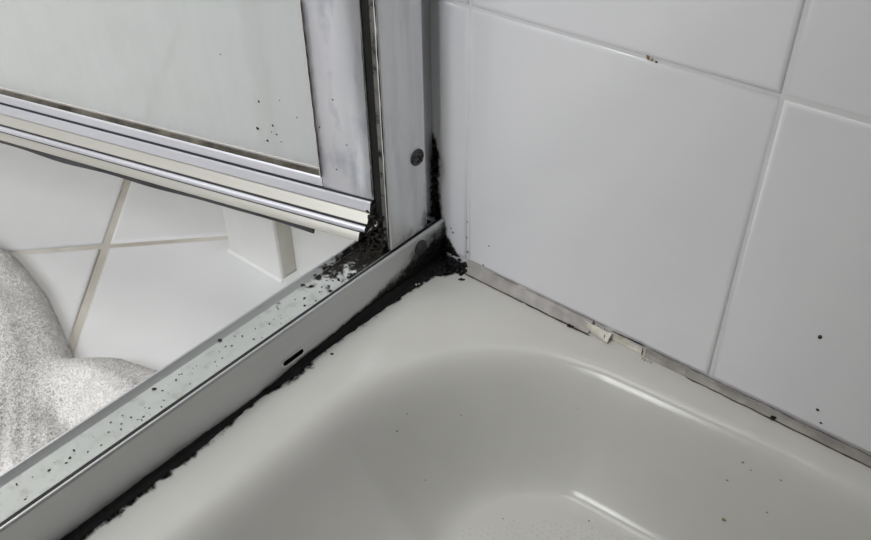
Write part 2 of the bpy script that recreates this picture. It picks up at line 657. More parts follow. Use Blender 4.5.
# skirt down to the floor
ring = [i for i in range(nx)] + [(j * nx + nx - 1) for j in range(1, len(gy))] + \
       [((len(gy) - 1) * nx + i) for i in range(nx - 2, -1, -1)] + [(j * nx) for j in range(len(gy) - 2, 0, -1)]
b0 = len(V)
for r in ring:
    V.append((V[r][0], V[r][1], 0.0))
for k in range(len(ring)):
    k2 = (k + 1) % len(ring)
    Fc.append((ring[k], b0 + k, b0 + k2, ring[k2]))
tb = mesh('basin', V, Fc, M['tray'], tray)
shade_auto(tb, 60)

# pimpled anti-slip tread on the basin floor
V, Fc = [], []
pc = 0.0036
for a in range(-60, 61):
    for b in range(-70, 71):
        x = 0.166 + (a + 0.5 * (b % 2)) * pc + random.uniform(-.0005, .0005)
        y = -0.153 + b * pc * 0.866 + random.uniform(-.0005, .0005)
        if math.hypot(x - 0.166, y + 0.153) > 0.097:
            continue
        z = basin(x, y)
        r = random.uniform(0.0012, 0.0016)
        base = len(V)
        for rr, hh in ((1, -0.0002), (0.6, 0.00009)):
            for k in range(6):
                q = k * math.pi / 3
                V.append((x - ox + r * rr * math.cos(q), y - oy + r * rr * math.sin(q), z - oz + hh))
        for k in range(6):
            k2 = (k + 1) % 6
            Fc.append((base + k, base + k2, base + 6 + k2, base + 6 + k))
        Fc.append(tuple(base + 6 + k for k in range(6)))
tr_ = mesh('anti_slip_pimples', V, Fc, M['tread'], tray, True)
tr_['kind'] = 'stuff'
tr_['label'] = 'pebbled anti-slip patch'

# ------------------------------------------------------------------ sealant between tiles and tray
caulk = empty('silicone_bead', (0.35, -0.003, 0.0))
tag(caulk, 'greyed cracked silicone bead between wall tiles and tray rim', 'sealant')
bev = []


def caulk_piece(name, x0, x1, mat, hz=0.0062, wy=0.0046, seed=0, n=None):
    n = n or max(4, int((x1 - x0) / 0.004))
    st = []
    for i in range(n + 1):
        x = x0 + (x1 - x0) * i / n
        q = mnoise.noise(Vector((x * 60, seed, 0))) * 0.0007
        q2 = mnoise.noise(Vector((x * 90, seed, 5))) * 0.0006
        st.append(lambda a, b, x=x, q=q, q2=q2: (x - 0.35, a * (1 + q2 / 0.004) + 0.003, b * (1 + q / 0.005)))
    prof = [(-0.0001, 0.0001), (-0.0001, hz), (-0.0007, hz - 0.0003), (-wy * 0.45, hz * 0.52), (-wy * 0.8, hz * 0.2), (-wy, 0.0008), (-wy, 0.0001)]
    return shade_auto(extrude(name, prof, st, mat, caulk), 50)


caulk_piece('bead', 0.0, 0.086, M['caulk'], 0.0066, 0.0052, 1)
caulk_piece('bead', 0.0975, 0.1175, M['caulk_white'], 0.0046, 0.0009, 2)
caulk_piece('bead', 0.1178, 0.1405, M['caulk'], 0.0054, 0.0015, 3)
caulk_piece('bead', 0.1407, 0.557, M['caulk'], 0.0056, 0.0015, 4)

# peeled pale flake
V, Fc = [], []
nu, nv = 12, 5
for i in range(nu + 1):
    for j in range(nv + 1):
        s, t = i / nu, j / nv
        x = 0.0815 + 0.0165 * s + 0.0008 * mnoise.noise(Vector((t * 5, 1, s * 3)))
        wd = 0.0006 + 0.0034 * s ** 0.6 * (1 + 0.25 * mnoise.noise(Vector((s * 9, 4, 1))))
        y = -0.0015 - wd * t
        z = 0.0050 - 0.0034 * t + 0.0013 * math.sin(s * 3.0) * math.sin(t * 3.14) + 0.0009 * mnoise.noise(Vector((s * 8, t * 4, 2)))
        V.append((x - 0.35, y + 0.003, z))
n0 = len(V)
V += [(a, b + 0.0004, c - 0.0012) for a, b, c in V]
for i in range(nu):
    for j in range(nv):
        a = i * (nv + 1) + j
        Fc.append((a, a + nv + 1, a + nv + 2, a + 1))
        Fc.append((n0 + a, n0 + a + 1, n0 + a + nv + 2, n0 + a + nv + 1))
edge = [i * (nv + 1) for i in range(nu + 1)] + [nu * (nv + 1) + j for j in range(1, nv + 1)] + \
       [i * (nv + 1) + nv for i in range(nu - 1, -1, -1)] + [j for j in range(nv - 1, 0, -1)]
for k in range(len(edge)):
    a, b = edge[k], edge[(k + 1) % len(edge)]
    Fc.append((a, b, n0 + b, n0 + a))
fl = shade_auto(fix(mesh('peeled_flake', V, Fc, M['caulk_white'], caulk)), 50)
fl['label'] = 'torn whitish flake of silicone'
lum = lumps('pale_lump', [((0.1175 - .35 + i * .0016, -0.0006 + random.uniform(-.0006, .0004), 0.0006), 0.0008) for i in range(4)], M['caulk_white'], caulk)


def crackline(name, pts, th, mat, parent, off=(0, 0, 0)):
    """irregular thin dirt line through 3D points: closed little ribbon prism"""
    V, Fc = [], []
    n = 0
    path = []
    for a, b in zip(pts[:-1], pts[1:]):
        L = (Vector(b) - Vector(a)).length
        k = max(2, int(L / 0.0022))
        for i in range(k):
            path.append(Vector(a).lerp(Vector(b), i / k))
    path.append(Vector(pts[-1]))
    for i, p in enumerate(path):
        q = 0.55 + 0.9 * abs(mnoise.noise(Vector((i * 0.23, th * 1e4, 3)))) + 0.25 * random.random()
        if i in (0, len(path) - 1):
            q = 0.1
        r = th * q
        jy = mnoise.noise(Vector((i * 0.3, 7, th * 1e4))) * 0.0004
        for dy, dz in ((-r, 0), (0, r), (r, 0), (0, -r)):
            V.append((p.x - off[0], p.y + dy + jy - off[1], p.z + dz - off[2]))
    for i in range(len(path) - 1):
        for j in range(4):
            j2 = (j + 1) % 4
            Fc.append((i * 4 + j, i * 4 + j2, i * 4 + 4 + j2, i * 4 + 4 + j))
    return fix(mesh(name, V, Fc, mat, parent))


CO = (0.35, -0.003, 0.0)
crackline('dirt_line', [(0.0, -0.0054, 0.0003), (0.045, -0.0054, 0.0003)], 0.00045, M['crack'], caulk, CO)
crackline('dirt_line', [(0.045, -0.0054, 0.0003), (0.088, -0.0056, 0.0003)], 0.0006, M['crack'], caulk, CO)
crackline('dirt_line', [(0.02, -0.0008, 0.0063), (0.094, -0.0008, 0.0064)], 0.00022, M['crack'], caulk, CO)
crackline('dirt_line', [(0.093, -0.0010, 0.0058), (0.0965, -0.005, 0.0012)], 0.0009, M['rust'], caulk, CO)
crackline('dirt_line', [(0.0965, -0.0008, 0.006), (0.118, -0.0008, 0.0064)], 0.0006, M['crack'], caulk, CO)
crackline('dirt_line', [(0.116, -0.0012, 0.0060), (0.1172, -0.0032, 0.0005)], 0.0011, M['rust'], caulk, CO)
crackline('dirt_line', [(0.118, -0.0008, 0.0062), (0.36, -0.0008, 0.0057)], 0.00025, M['crack'], caulk, CO)
crackline('dirt_line', [(0.141, -0.0017, 0.0003), (0.36, -0.0017, 0.0003)], 0.0004, M['crack'], caulk, CO)
lumps('dirt_clod', [((0.0745 - .35 + a, -0.0058 + .003 - b, 0.0007), r) for a, b, r in
                    ((0, 0, .0011), (.0012, .0004, .0010), (.0022, -.0002, .0008))], M['bead'], caulk)
lumps('dirt_clod', [((0.186 - .35, -0.0018 + .003, 0.0016), .0011), ((0.1868 - .35, -0.0016 + .003, 0.0021), .0008)], M['bead'], caulk)

# ------------------------------------------------------------------ sill track
SX = -0.0162
SZ = 0.0288
YS, YE = -0.69, -0.0006
sill = empty('sill_track', (-0.028, -0.3, 0.0))
tag(sill, 'long satin aluminium shower door sill with weep slot along the tray', 'door sill')
so = (-0.028, -0.3, 0.0)


def soff(o):
    o.location = (-so[0], -so[1], -so[2])
    return o


# front plate with a real slot
cy, cz, hl, hr = -0.1220, 0.0089, 0.0052, 0.0016
rot = 0.0
N = 32
cap = []
for k in range(N):
    a = 2 * math.pi * k / N
    cx_ = hl if math.cos(a) >= 0 else -hl
    cap.append((cy + cx_ + hr * math.cos(a), cz + hr * math.sin(a)))
ry0, ry1 = cy - 0.0105, cy + 0.0105
zb, zt = 0.0002, SZ
V, Fc = [], []


def addv(p):
    V.append(p)
    return len(V) - 1


outer = []
for k in range(N):
    a = 2 * math.pi * k / N
    q = max(abs(math.cos(a)), abs(math.sin(a)))
    oz_ = math.sin(a) / q
    outer.append((cy + math.cos(a) / q * 0.0105, cz + oz_ * ((zt - 0.0012 - cz) if oz_ > 0 else (cz - zb))))
# include the rectangle's corners
io = [addv((SX, y, z)) for y, z in outer]
rim = [addv((SX + 0.00035, cy + (y - cy) * 1.0 + (0.0011 if y > cy else -0.0011), cz + (z - cz) * 1.7)) for y, z in cap]
rim0 = [addv((SX, cy + (y - cy) + (0.0018 if y > cy else -0.0018), cz + (z - cz) * 2.1)) for y, z in cap]
inn = [addv((SX + 0.0002, y, z)) for y, z in cap]
for k in range(N):
    k2 = (k + 1) % N
    Fc += [(io[k], io[k2], rim0[k2], rim0[k]), (rim0[k], rim0[k2], rim[k2], rim[k]), (rim[k], rim[k2], inn[k2], inn[k])]
for y0, y1 in ((YS, ry0), (ry1, YE)):
    q = [addv((SX, y0, zb)), addv((SX, y1, zb)), addv((SX, y1, zt - 0.0012)), addv((SX, y0, zt - 0.0012))]
    Fc.append(tuple(q))
plate = fix(mesh('front_face', V, Fc, M['alu_sill'], sill))
soff(plate)
slotb = mesh('weep_slot', [(SX - 0.0021, y, z) for y, z in cap] + [(SX + 0.0001, y, z) for y, z in cap], [tuple(range(N))] + [(k, (k + 1) % N, N + (k + 1) % N, N + k) for k in range(N)], M['hollow'], plate)  # walls and back coloured near-black for the shade inside the slot
slotb['label'] = 'dark oblong weep slot'

# front lip, dark groove, channel floor, back lip
prof_lip = [(SX, zt - 0.0012), (SX - 0.0003, zt - 0.0004), (SX - 0.0008, zt), (SX - 0.0014, zt), (SX - 0.0018, zt - 0.0006), (SX - 0.0018, 0.0170), (SX - 0.0012, 0.0170), (SX - 0.0012, zt - 0.0012)]
soff(shade_auto(extrude('front_lip', prof_lip, along_y(YS, YE), M['alu_sill'], sill), 50))
soff(box('groove_strip', (SX - 0.0044, YS, 0.0165), (SX - 0.00185, YE, SZ - 0.0013), M['rubber'], sill))  # black strip filling the groove
chan = [(SX - 0.0044, 0.0170), (SX - 0.0044, 0.0268), (SX - 0.0049, 0.0272), (-0.0374, 0.0266), (-0.0374, 0.0170)]
soff(extrude('channel_floor', chan, along_y(YS, YE), M['alu_channel'], sill))
bl = [(-0.0374, 0.0003), (-0.0374, 0.0266), (-0.0378, 0.0268), (-0.0396, 0.0294), (-0.0400, 0.0298), (-0.0408, 0.0298), (-0.0412, 0.0293), (-0.0412, 0.0003)]
soff(shade_auto(extrude('back_lip', bl, along_y(YS, YE), M['alu_sill'], sill), 50))

# mould-blackened screw on the front face at the corner
def screw_parts(name, c, nrm, r, parent, off, mat, recess=True):
    nrm = Vector(nrm)
    t = Vector((0, 1, 0)) if abs(nrm.y) < 0.5 else Vector((1, 0, 0))
    b = nrm.cross(t)
    V, Fc = [], []
    prof = [(1.0, -0.0006), (1.0, 0.0005), (0.92, 0.0011), (0.75, 0.0017), (0.5, 0.0021), (0.25, 0.0023)]
    K = 24
    for rr, h in prof:
        for k in range(K):
            a = 2 * math.pi * k / K
            V.append(Vector(c) - Vector(off) + t * (r * rr * math.cos(a)) + b * (r * rr * math.sin(a)) + nrm * h)
    for i in range(len(prof) - 1):
        for k in range(K):
            k2 = (k + 1) % K
            Fc.append((i * K + k, i * K + k2, (i + 1) * K + k2, (i + 1) * K + k))
    Fc.append(tuple((len(prof) - 1) * K + k for k in range(K)))
    o = shade_auto(fix(mesh(name, V, Fc, mat, parent)), 50)
    if recess:
        V, Fc = [], []
        for rot in (0.5, 0.5 + math.pi / 2):
            t2 = t * math.cos(rot) + b * math.sin(rot)
            b2 = nrm.cross(t2)
            base = len(V)
            for h in (0.0010, 0.00236):
                for u, v in ((-.56, -.11), (.56, -.11), (.56, .11), (-.56, .11)):
                    V.append(Vector(c) - Vector(off) + t2 * (u * r) + b2 * (v * r) + nrm * h)
            Fc += [tuple(base + i for i in f) for f in ((0, 3, 2, 1), (4, 5, 6, 7), (0, 1, 5, 4), (1, 2, 6, 5), (2, 3, 7, 6), (3, 0, 4, 7))]
        mesh('cross_recess', V, Fc, M['hollow'], o)
    return o


s2 = screw_parts('screw', (SX, -0.0225, 0.0205), (1, 0, 0), 0.0048, sill, so, M['screw_black'], False)
s2['label'] = 'blackened screw head on the sill face'

# ------------------------------------------------------------------ jamb
JX = -0.0185
JT = 1.85
jamb = empty('shower_frame_post', (-0.03, -0.03, SZ))
tag(jamb, 'upright brushed aluminium wall jamb with a dark screw', 'door jamb')
jo = (-0.03, -0.03, SZ)


def joff(o):
    o.location = (-jo[0], -jo[1], -jo[2])
    return o


JY0, JY1 = -0.0440, -0.0132
pj = [(JX, JY0 + 0.0006), (JX - 0.0006, JY0), (JX - 0.0022, JY0), (JX - 0.0022, JY0 + 0.0016), (JX - 0.0016, JY0 + 0.0016), (JX - 0.0016, JY1 - 0.0012), (JX - 0.014, JY1 - 0.0012),
      (JX - 0.014, JY1), (JX - 0.0006, JY1), (JX, JY1 - 0.0006)]
joff(extrude('face_channel', pj, along_z(SZ + 0.0012, JT), M['alu_jamb'], jamb))
pw = [(-0.0246, -0.0004), (-0.0246, -0.016), (-0.026, -0.016), (-0.026, -0.0018), (-0.040, -0.0018), (-0.040, -0.0004)]
joff(extrude('wall_channel', pw, along_z(0.030, JT), M['alu_jamb'], jamb))
# side web seen left of the face, then a black strip in the hinge gap
joff(box('side_web', (JX - 0.0062, JY0 + 0.0012, SZ + 0.0012), (JX - 0.0016, JY0 + 0.0045, JT), M['jamb_shaded'], jamb))
joff(box('hinge_gap_strip', (-0.0330, JY0 + 0.0050, SZ + 0.0010), (JX - 0.0060, JY0 + 0.012, JT), M['hollow'], jamb))
js = screw_parts('screw', (JX, -0.0203, 0.0778), (1, 0, 0), 0.0048, jamb, jo, M['screw'])
js['label'] = 'dark round screw head'

# ------------------------------------------------------------------ shower door
DA = math.radians(14)
HX, HY = -0.036, -0.040
door = empty('shower_door_leaf', (HX, HY, 0.0), math.pi + DA)      # local +X runs along the leaf, local +Y toward the camera side?
tag(door, 'open aluminium framed shower door with hazy glass pane', 'shower door')
# local axes: X = along the leaf away from hinge, inner face toward +Y (rz = 180+14 turns +Y to face the camera)
DW, DT = 0.62, 1.83
ZR = 0.0535


def dl(name, prof, x0, x1, mat, smooth=40, par=None, n=2):
    o = extrude(name, prof, [(lambda a, b, x=x0 + (x1 - x0) * i / (n - 1): (x, a, b)) for i in range(n)], mat, par or door)
    return shade_auto(o, smooth)


# stile at the hinge
stp = [(-0.0022, -0.020), (-0.0022, -0.0005), (-0.0017, 0.0), (0.0298, 0.0), (0.0302, -0.0004), (0.0302, -0.020)]
shade_auto(extrude('hinge_stile', stp, [(lambda a, b, z=z: (a, b, z)) for z in (ZR + 0.0007, DT)], M['alu_door'], door), 50)
shade_auto(extrude('latch_stile', [(DW - a, b) for a, b in stp], [(lambda a, b, z=z: (a, b, z)) for z in (ZR + 0.0007, DT)], M['alu_door'], door), 50)
# glazing bead (pale upright strip) and brown dirt line
shade_auto(extrude('glazing_bead', [(0.0304, -0.004), (0.0304, 0.0002), (0.0309, 0.0005), (0.0314, 0.0002), (0.0316, -0.004)],
                   [(lambda a, b, z=z: (a, b, z)) for z in (0.0605, DT - 0.03)], M['alu_bead'], door), 50)
extrude('black_glazing_seal', [(0.0316, -0.0075), (0.0316, -0.0016), (0.0328, -0.0028), (0.0328, -0.0075)],
        [(lambda a, b, z=z: (a, b, z)) for z in (0.061, DT - 0.03)], M['seal_dirty'], door)
# glass pane
gl = box('glass_pane', (0.0300, -0.0085, 0.0585), (DW - 0.03, -0.0045, DT - 0.02), M['glass'], door)
# upper bottom-rail strip
dl('bottom_rail', [(-0.020, ZR + 0.0007), (-0.0003, ZR + 0.0007), (0.0, ZR + 0.001), (0.0, 0.0592), (-0.0004, 0.0600), (-0.0010, 0.0603), (-0.0012, 0.0590), (-0.0020, 0.0590), (-0.0020, 0.0560), (-0.020, 0.0560)],
   0.0303, DW - 0.0303, M['alu_rail'])
dl('glazing_seal', [(-0.0043, 0.056), (-0.0043, 0.0622), (-0.0036, 0.0614), (-0.0018, 0.0588), (-0.0018, 0.056)], 0.031, DW - 0.031, M['seal_dirty'])
dl('glass_edge_line', [(-0.0046, 0.0618), (-0.0040, 0.0618), (-0.0036, 0.0632), (-0.0046, 0.0634)], 0.032, DW - 0.032, M['alu_bead'])  # pale line along the lower glass edge
dl('top_rail', [(-0.020, DT - 0.03), (0.0, DT - 0.03), (0.0, DT), (-0.020, DT)], 0.0303, DW - 0.0303, M['alu_rail'])
# dark joint line between stile and drip rail
dl('joint_seal', [(-0.018, ZR - 0.002), (0.0006, ZR - 0.002), (0.0006, ZR + 0.0007), (-0.018, ZR + 0.0007)], -0.0015, DW, M['rubber'])
# drip rail, stepped profile (inner face +Y)
dl('drip_rail', [(-0.016, 0.0524), (0.0012, 0.0533), (0.0020, 0.0530), (0.0030, 0.0478), (0.0026, 0.0474), (-0.016, 0.0474)], -0.001, DW, M['alu_rail'], 30)
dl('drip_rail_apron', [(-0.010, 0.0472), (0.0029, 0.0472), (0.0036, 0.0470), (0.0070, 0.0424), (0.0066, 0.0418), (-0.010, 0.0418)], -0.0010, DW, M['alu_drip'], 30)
ball = [(0.0066 + 0.0020 * math.cos(a), 0.0384 + 0.0020 * math.sin(a)) for a in [math.radians(t) for t in range(-100, 101, 20)]]
dl('bead_groove_shade', [(-0.008, 0.0352), (0.0066, 0.0352), (0.0066, 0.0363), (-0.008, 0.0363)], 0.0035, DW, M['gasket_and_shade'])  # dark strip standing in for shade below the bead
dl('half_round_bead', [(-0.008, 0.0402)] + list(reversed(ball)) + [(-0.008, 0.0364)], 0.0000, DW, M['alu_rail'], 60)
dl('apron_groove_shade', [(-0.008, 0.0417), (0.0067, 0.0417), (0.0067, 0.0403), (-0.008, 0.0403)], 0.0, DW, M['gasket_and_shade'])  # dark strip standing in for shade under the apron
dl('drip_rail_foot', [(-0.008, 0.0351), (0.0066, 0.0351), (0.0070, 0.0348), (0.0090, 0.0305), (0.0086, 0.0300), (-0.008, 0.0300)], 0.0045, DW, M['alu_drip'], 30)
# rubber sweep hanging under the rail, a little wavy, ending short of the hinge
V, Fc = [], []
ns = 70
for i in range(ns + 1):
    x = 0.034 + (DW - 0.034) * i / ns
    wv = 0.0011 * math.sin(x * 38 + 1.0) + 0.0008 * math.sin(x * 91)
    ext = 0.0009 * math.exp(-((x - 0.235) / 0.035) ** 2)
    hb = 0.0272 - ext - 0.0004 * math.sin(x * 60)
    for yy, zz in ((0.0066, 0.0301), (0.0090, 0.0301), (0.0092 + wv * 0.5, hb + 0.0006), (0.0078 + wv * 0.5, hb)):
        V.append((x, yy, zz))
for i in range(ns):
    for j in range(4):
        j2 = (j + 1) % 4
        Fc.append((i * 4 + j, i * 4 + j2, i * 4 + 4 + j2, i * 4 + 4 + j))
Fc.append((0, 1, 2, 3))
Fc.append((ns * 4 + 3, ns * 4 + 2, ns * 4 + 1, ns * 4))
sw = fix(mesh('rubber_sweep', V, Fc, M['gasket_and_shade'], door))
sw['label'] = 'thin dark rubber sweep'
# rusty edge dirt and specks on the glass and stile
crackline('rust_line', [(-0.0018, 0.0004, 0.056), (-0.0018, 0.0004, 0.075)], 0.0007, M['rust'], door)
crackline('rust_line', [(-0.0019, 0.0004, 0.075), (-0.0019, 0.0004, 0.150)], 0.00035, M['rust'], door)
crackline('rust_line', [(0.0304, 0.0005, 0.060), (0.0304, 0.0005, 0.16)], 0.0004, M['rust'], door)
dsp = []
for u, z, r in ((0.073, 0.079, .0010), (0.0622, 0.0833, .0007), (0.0673, 0.0727, .0008), (0.0604, 0.0781, .0006), (0.0692, 0.0964, .0007), (0.058, 0.074, .0004), (0.0635, 0.079, .0004),
                (0.045, 0.092, .0004), (0.055, 0.10, .0004), (0.09, 0.12, .0004)):
    dsp.append(((u, -0.0044, z), (0, 1, 0), r, 1.1))
for u, z in ((0.028, 0.092), (0.018, 0.11), (0.020, 0.068), (0.012, 0.085)):
    dsp.append(((u, 0.0, z), (0, 1, 0), .0005, 1.2))
sp = specks('dirt_specks', dsp, M['speck'], door)
sp['kind'] = 'stuff'

# ------------------------------------------------------------------ black sealant bead along the sill
beadp = [(-0.62, .0050, .003), (-0.30, .0050, .003), (-0.246, .0052, .003), (-0.21, .0052, .003), (-0.187, .0052, .0030), (-0.172, .0040, .0026), (-0.159, .0026, .0020), (-0.148, .0016, .0016), (-0.138, .0018, .0018),
         (-0.130, .0040, .0030), (-0.122, .0046, .0046), (-0.115, .0036, .0044), (-0.109, .0024, .0040), (-0.100, .0026, .0048), (-0.085, .0032, .0062), (-0.07, .0042, .0074),
         (-0.05, .0052, .0070), (-0.035, .0056, .0058), (-0.02, .0050, .0044), (-0.0006, .0060, .0046)]
bead = empty('mouldy_bead', (SX, -0.3, 0))
tag(bead, 'black mould-eaten sealant strip along the foot of the aluminium sill', 'sealant')
V, Fc = [], []
ys = np.linspace(-0.61, -0.0008, 420)
for i, y in enumerate(ys):
    wdt = interp(y, [(p[0], p[1]) for p in beadp]) * (1 + 0.35 * mnoise.noise(Vector((0, y * 190, 1))) + 0.2 * mnoise.noise(Vector((0, y * 600, 2))))
    hgt = interp(y, [(p[0], p[2]) for p in beadp]) * (1 + 0.22 * mnoise.noise(Vector((3, y * 120, 1))) + 0.12 * mnoise.noise(Vector((3, y * 500, 1))))
    wdt = max(wdt * 0.72, 0.0006)
    V += [(-0.0001, y + 0.3, 0.0001), (-0.0001, y + 0.3, hgt), (0.0004, y + 0.3, hgt * 0.75), (0.0014, y + 0.3, min(hgt * 0.35, .0016)), (wdt * 0.55, y + 0.3, min(hgt * 0.28, 0.0010)), (wdt * 0.9, y + 0.3, 0.0004), (wdt, y + 0.3, 0.0001)]
k = 7
for i in range(len(ys) - 1):
    for j in range(k):
        j2 = (j + 1) % k
        Fc.append((i * k + j, i * k + j2, i * k + k + j2, i * k + k + j))
Fc.append(tuple(range(k)))
Fc.append(tuple((len(ys) - 1) * k + j for j in range(k - 1, -1, -1)))
bo = fix(mesh('strip', V, Fc, M['bead'], bead))


def smooth01(e0, e1, x):
    t = min(1, max(0, (x - e0) / (e1 - e0)))
    return t * t * (3 - 2 * t)


def rag(a, b, amp, s0):
    return amp * (mnoise.noise(Vector((a * 160, b * 160, s0))) + 0.6 * mnoise.noise(Vector((a * 420, b * 420, s0 + 3))) + 0.4 * mnoise.noise(Vector((a * 900, b * 900, s0 + 7))))


# feathered mould beside the strip: on the tray and on the sill face
tray_out = [(-0.36, -.0106), (-0.246, -.0104), (-0.186, -.0110), (-0.159, -.0140), (-0.145, -.0150), (-0.133, -.0120), (-0.123, -.0110), (-0.114, -.0125), (-0.105, -.0145), (-0.0977, -.0145), (-0.0715, -.0138),
            (-0.052, -.0125), (-0.036, -.0112), (-0.0195, -.0105), (-0.013, -.005), (-0.0092, -.0015), (-0.0041, .0038), (0.0, .006)]


def d_tray(x, y):
    b = interp(y, tray_out) + rag(x, y, 0.0014, 1) * (1 + 2 * smooth01(-0.03, -0.005, y))
    return min(1.1, max(0.0, 0.5 + (b - x) / 0.0060))


film('mould_stain', lambda a, b: (a - ox, b - oy, 0.00022 - oz), (-0.0158, 0.012), (-0.34, -0.0006), d_tray, 0.0012, M['mould'], tray)


def d_front(y, z):
    up = interp(y, [(-0.34, .0018), (-0.17, .002), (-0.13, .003), (-0.118, .0055), (-0.10, .0055), (-0.07, .0085), (-0.052, .0115), (-0.040, .0150), (-0.023, .0215), (-0.012, .025), (0, .027)])
    sp_ = interp(y, [(-0.34, .002), (-0.1, .003), (-0.055, .008), (-0.04, .014), (0, .020)])
    up += rag(y, z, 0.15 * up, 9)
    return min(1.1, max(0.0, 0.5 + (up - z) / sp_))


film('mould_stain', lambda a, b: (SX + 0.0003 - so[0], a - so[1], b - so[2]), (-0.34, -0.0008), (0.0003, 0.0272), d_front, 0.0012, M['mould_soft'], sill)
film('mould_stain', lambda a, b: (SX + 0.00036 - so[0], a - so[1], b - so[2]), (-0.13, -0.0008), (0.0003, 0.0272), lambda y, z: max(0, d_front(y, z * 2.0 + .001) - 0.05), 0.0012, M['mould'], sill)

# mould on the wall tile beside the jamb
wm = [(0.0, .004), (0.003, -.004), (0.0057, -.0083), (0.0124, -.0138), (0.0209, -.0185), (0.0356, -.0216), (0.052, -.0224), (0.0687, -.0218), (0.0765, -.0240), (0.084, -.028)]


def d_wall(x, z):
    b = interp(z, wm) + rag(x, z, 0.0022, 5)
    return min(1.1, max(0.0, 0.5 + (b - x) / 0.0036))


film('mould_stain', lambda a, b: (a, -0.0006, b), (-0.030, 0.010), (0.0052, 0.09), d_wall, 0.001, M['mould'], wall_back)
film('mould_haze', lambda a, b: (a, -0.0004, b), (-0.030, 0.012), (0.0052, 0.10), lambda x, z: d_wall(x - 0.003, z) * 0.8, 0.001, M['mould_soft'], wall_back)

# lumpy mould in the corner where tray, wall, sill and jamb meet
corner = empty('mould_clump', (-0.012, -0.006, 0.0))
tag(corner, 'lumpy black mould clump in the corner of wall, sill and tray', 'mould')
co = (-0.012, -0.006, 0.0)
items = []
for i in range(260):
    t = random.random()
    if t < 0.45:      # up the wall / jamb joint
        z = random.uniform(0.0, 0.066)
        b = interp(z, wm)
        x = random.uniform(-0.0255, b + 0.0005)
        y = -random.uniform(0.0003, 0.0022)
    elif t < 0.8:     # on the tray
        y = -random.uniform(0.0012, 0.03)
        b = interp(y, tray_out)
        x = random.uniform(-0.0158, b)
        z = 0.0005
    else:             # on wall foot
        x = random.uniform(-0.016, 0.002)
        y = -random.uniform(0.001, 0.005)
        z = random.uniform(0.0005, 0.004)
    items.append(((x - co[0], y - co[1], z - co[2]), random.uniform(0.0006, 0.0017)))
lm = lumps('lumps', items, M['bead'], corner)
lm['kind'] = 'stuff'
# fillet of black growth joining wall, sill end and tray
prof_st = []
for i in range(16):
    z = 0.0006 + 0.064 * i / 15
    wv = interp(z, wm) + 0.0245
    wv = max(0.0012, min(0.010, wv * 0.72)) * (1 + 0.25 * mnoise.noise(Vector((z * 200, 0, 0))))
    dp = 0.0022 + 0.0022 * max(0, 1 - z / 0.02)
    prof_st.append(lambda a, b, z=z, wv=wv, dp=dp: (-0.0262 + a * wv - co[0], -0.0002 - b * dp - co[1], z - co[2]))
extrude('growth', [(0, 0), (1, 0), (0.8, 0.25), (0.45, 0.65), (0.15, 1.0), (0, 1.1)], prof_st, M['bead'], corner)
lumps('pale_chip', [((-0.0117 - co[0], -0.0298 - co[1], 0.0007), 0.0009), ((-0.0128 - co[0], -0.031 - co[1], 0.0006), 0.0007), ((-0.0105 - co[0], -0.0283 - co[1], 0.0006), 0.0006)], M['caulk_white'], corner)
lumps('loose_clod', [((0.0043 - co[0], -0.0111 - co[1], 0.0005), 0.0011), ((0.0056 - co[0], -0.0103 - co[1], 0.0004), 0.0008), ((0.0032 - co[0], -0.0118 - co[1], 0.0004), 0.0006)], M['bead'], corner)

# ------------------------------------------------------------------ grime in the sill channel
def d_chan(y, x):
    base = interp(y, [(-0.34, .10), (-0.16, .16), (-0.10, .28), (-0.085, .40), (-0.066, .52), (-0.052, .72), (-0.03, 0.9)])
    base += 0.16 * smooth01(-0.030, -0.036, x) * smooth01(-0.17, -0.06, y) + 0.12 * smooth01(-0.024, -0.019, x) * smooth01(-0.12, -0.06, y)
    return base


film('channel_grime', lambda a, b: (b - so[0], a - so[1], 0.02745 - (-0.0208 - b) / 0.0152 * 0.0006 - so[2]), (-0.34, -0.006), (-0.0374, -0.0212), d_chan, 0.0012, M['grime'], sill)
film('lip_grime', lambda a, b: (-0.0378 - 0.0018 * b + 0.0003 - so[0], a - so[1], 0.0268 + 0.0026 * b + 0.00025 - so[2]), (-0.34, -0.006), (0, 1), lambda y, t: d_chan(y, -0.03) * 1.02, 0.0012 if False else 0.02, M['grime'], sill)
items = []
for i in range(110):
    y = -0.044 - abs(random.gauss(0, 0.012))
    x = random.uniform(-0.0385, -0.0215)
    z = 0.0272 + max(0, (y + 0.054)) * random.random() * 0.7
    items.append(((x - so[0], y - so[1], z), random.uniform(0.0003, 0.0011)))
for i in range(110):      # heap climbing behind the jamb
    x = random.uniform(-0.036, -0.0225)
    z = 0.0275 + random.random() ** 1.6 * 0.022
    y = -0.0425 - random.random() * 0.005 * (1 - (z - 0.0275) / 0.03)
    items.append(((x - so[0], y - so[1], z), random.uniform(0.0005, 0.0016)))
cr = lumps('grime_crumbs', items, M['crumb'], sill)
cr['kind'] = 'stuff'
items = []
for i in range(90):
    y = -0.05 - random.random() ** 1.5 * 0.24
    x = random.uniform(-0.034, -0.022)
    items.append(((x - so[0], y - so[1], 0.0271), (0, 0, 1), random.uniform(0.0002, 0.0005), random.uniform(1, 2)))
for y, x, r in ((-0.148, -0.0374, .0010), (-0.093, -0.0374, .0009), (-0.104, -0.024, .0008), (-0.188, -0.035, .0009)):
    items.append(((x - so[0], y - so[1], 0.0271), (0.3, 0, 1), r, 1.4))
cs = specks('dirt_specks', items, M['speck'], sill)
cs['kind'] = 'stuff'

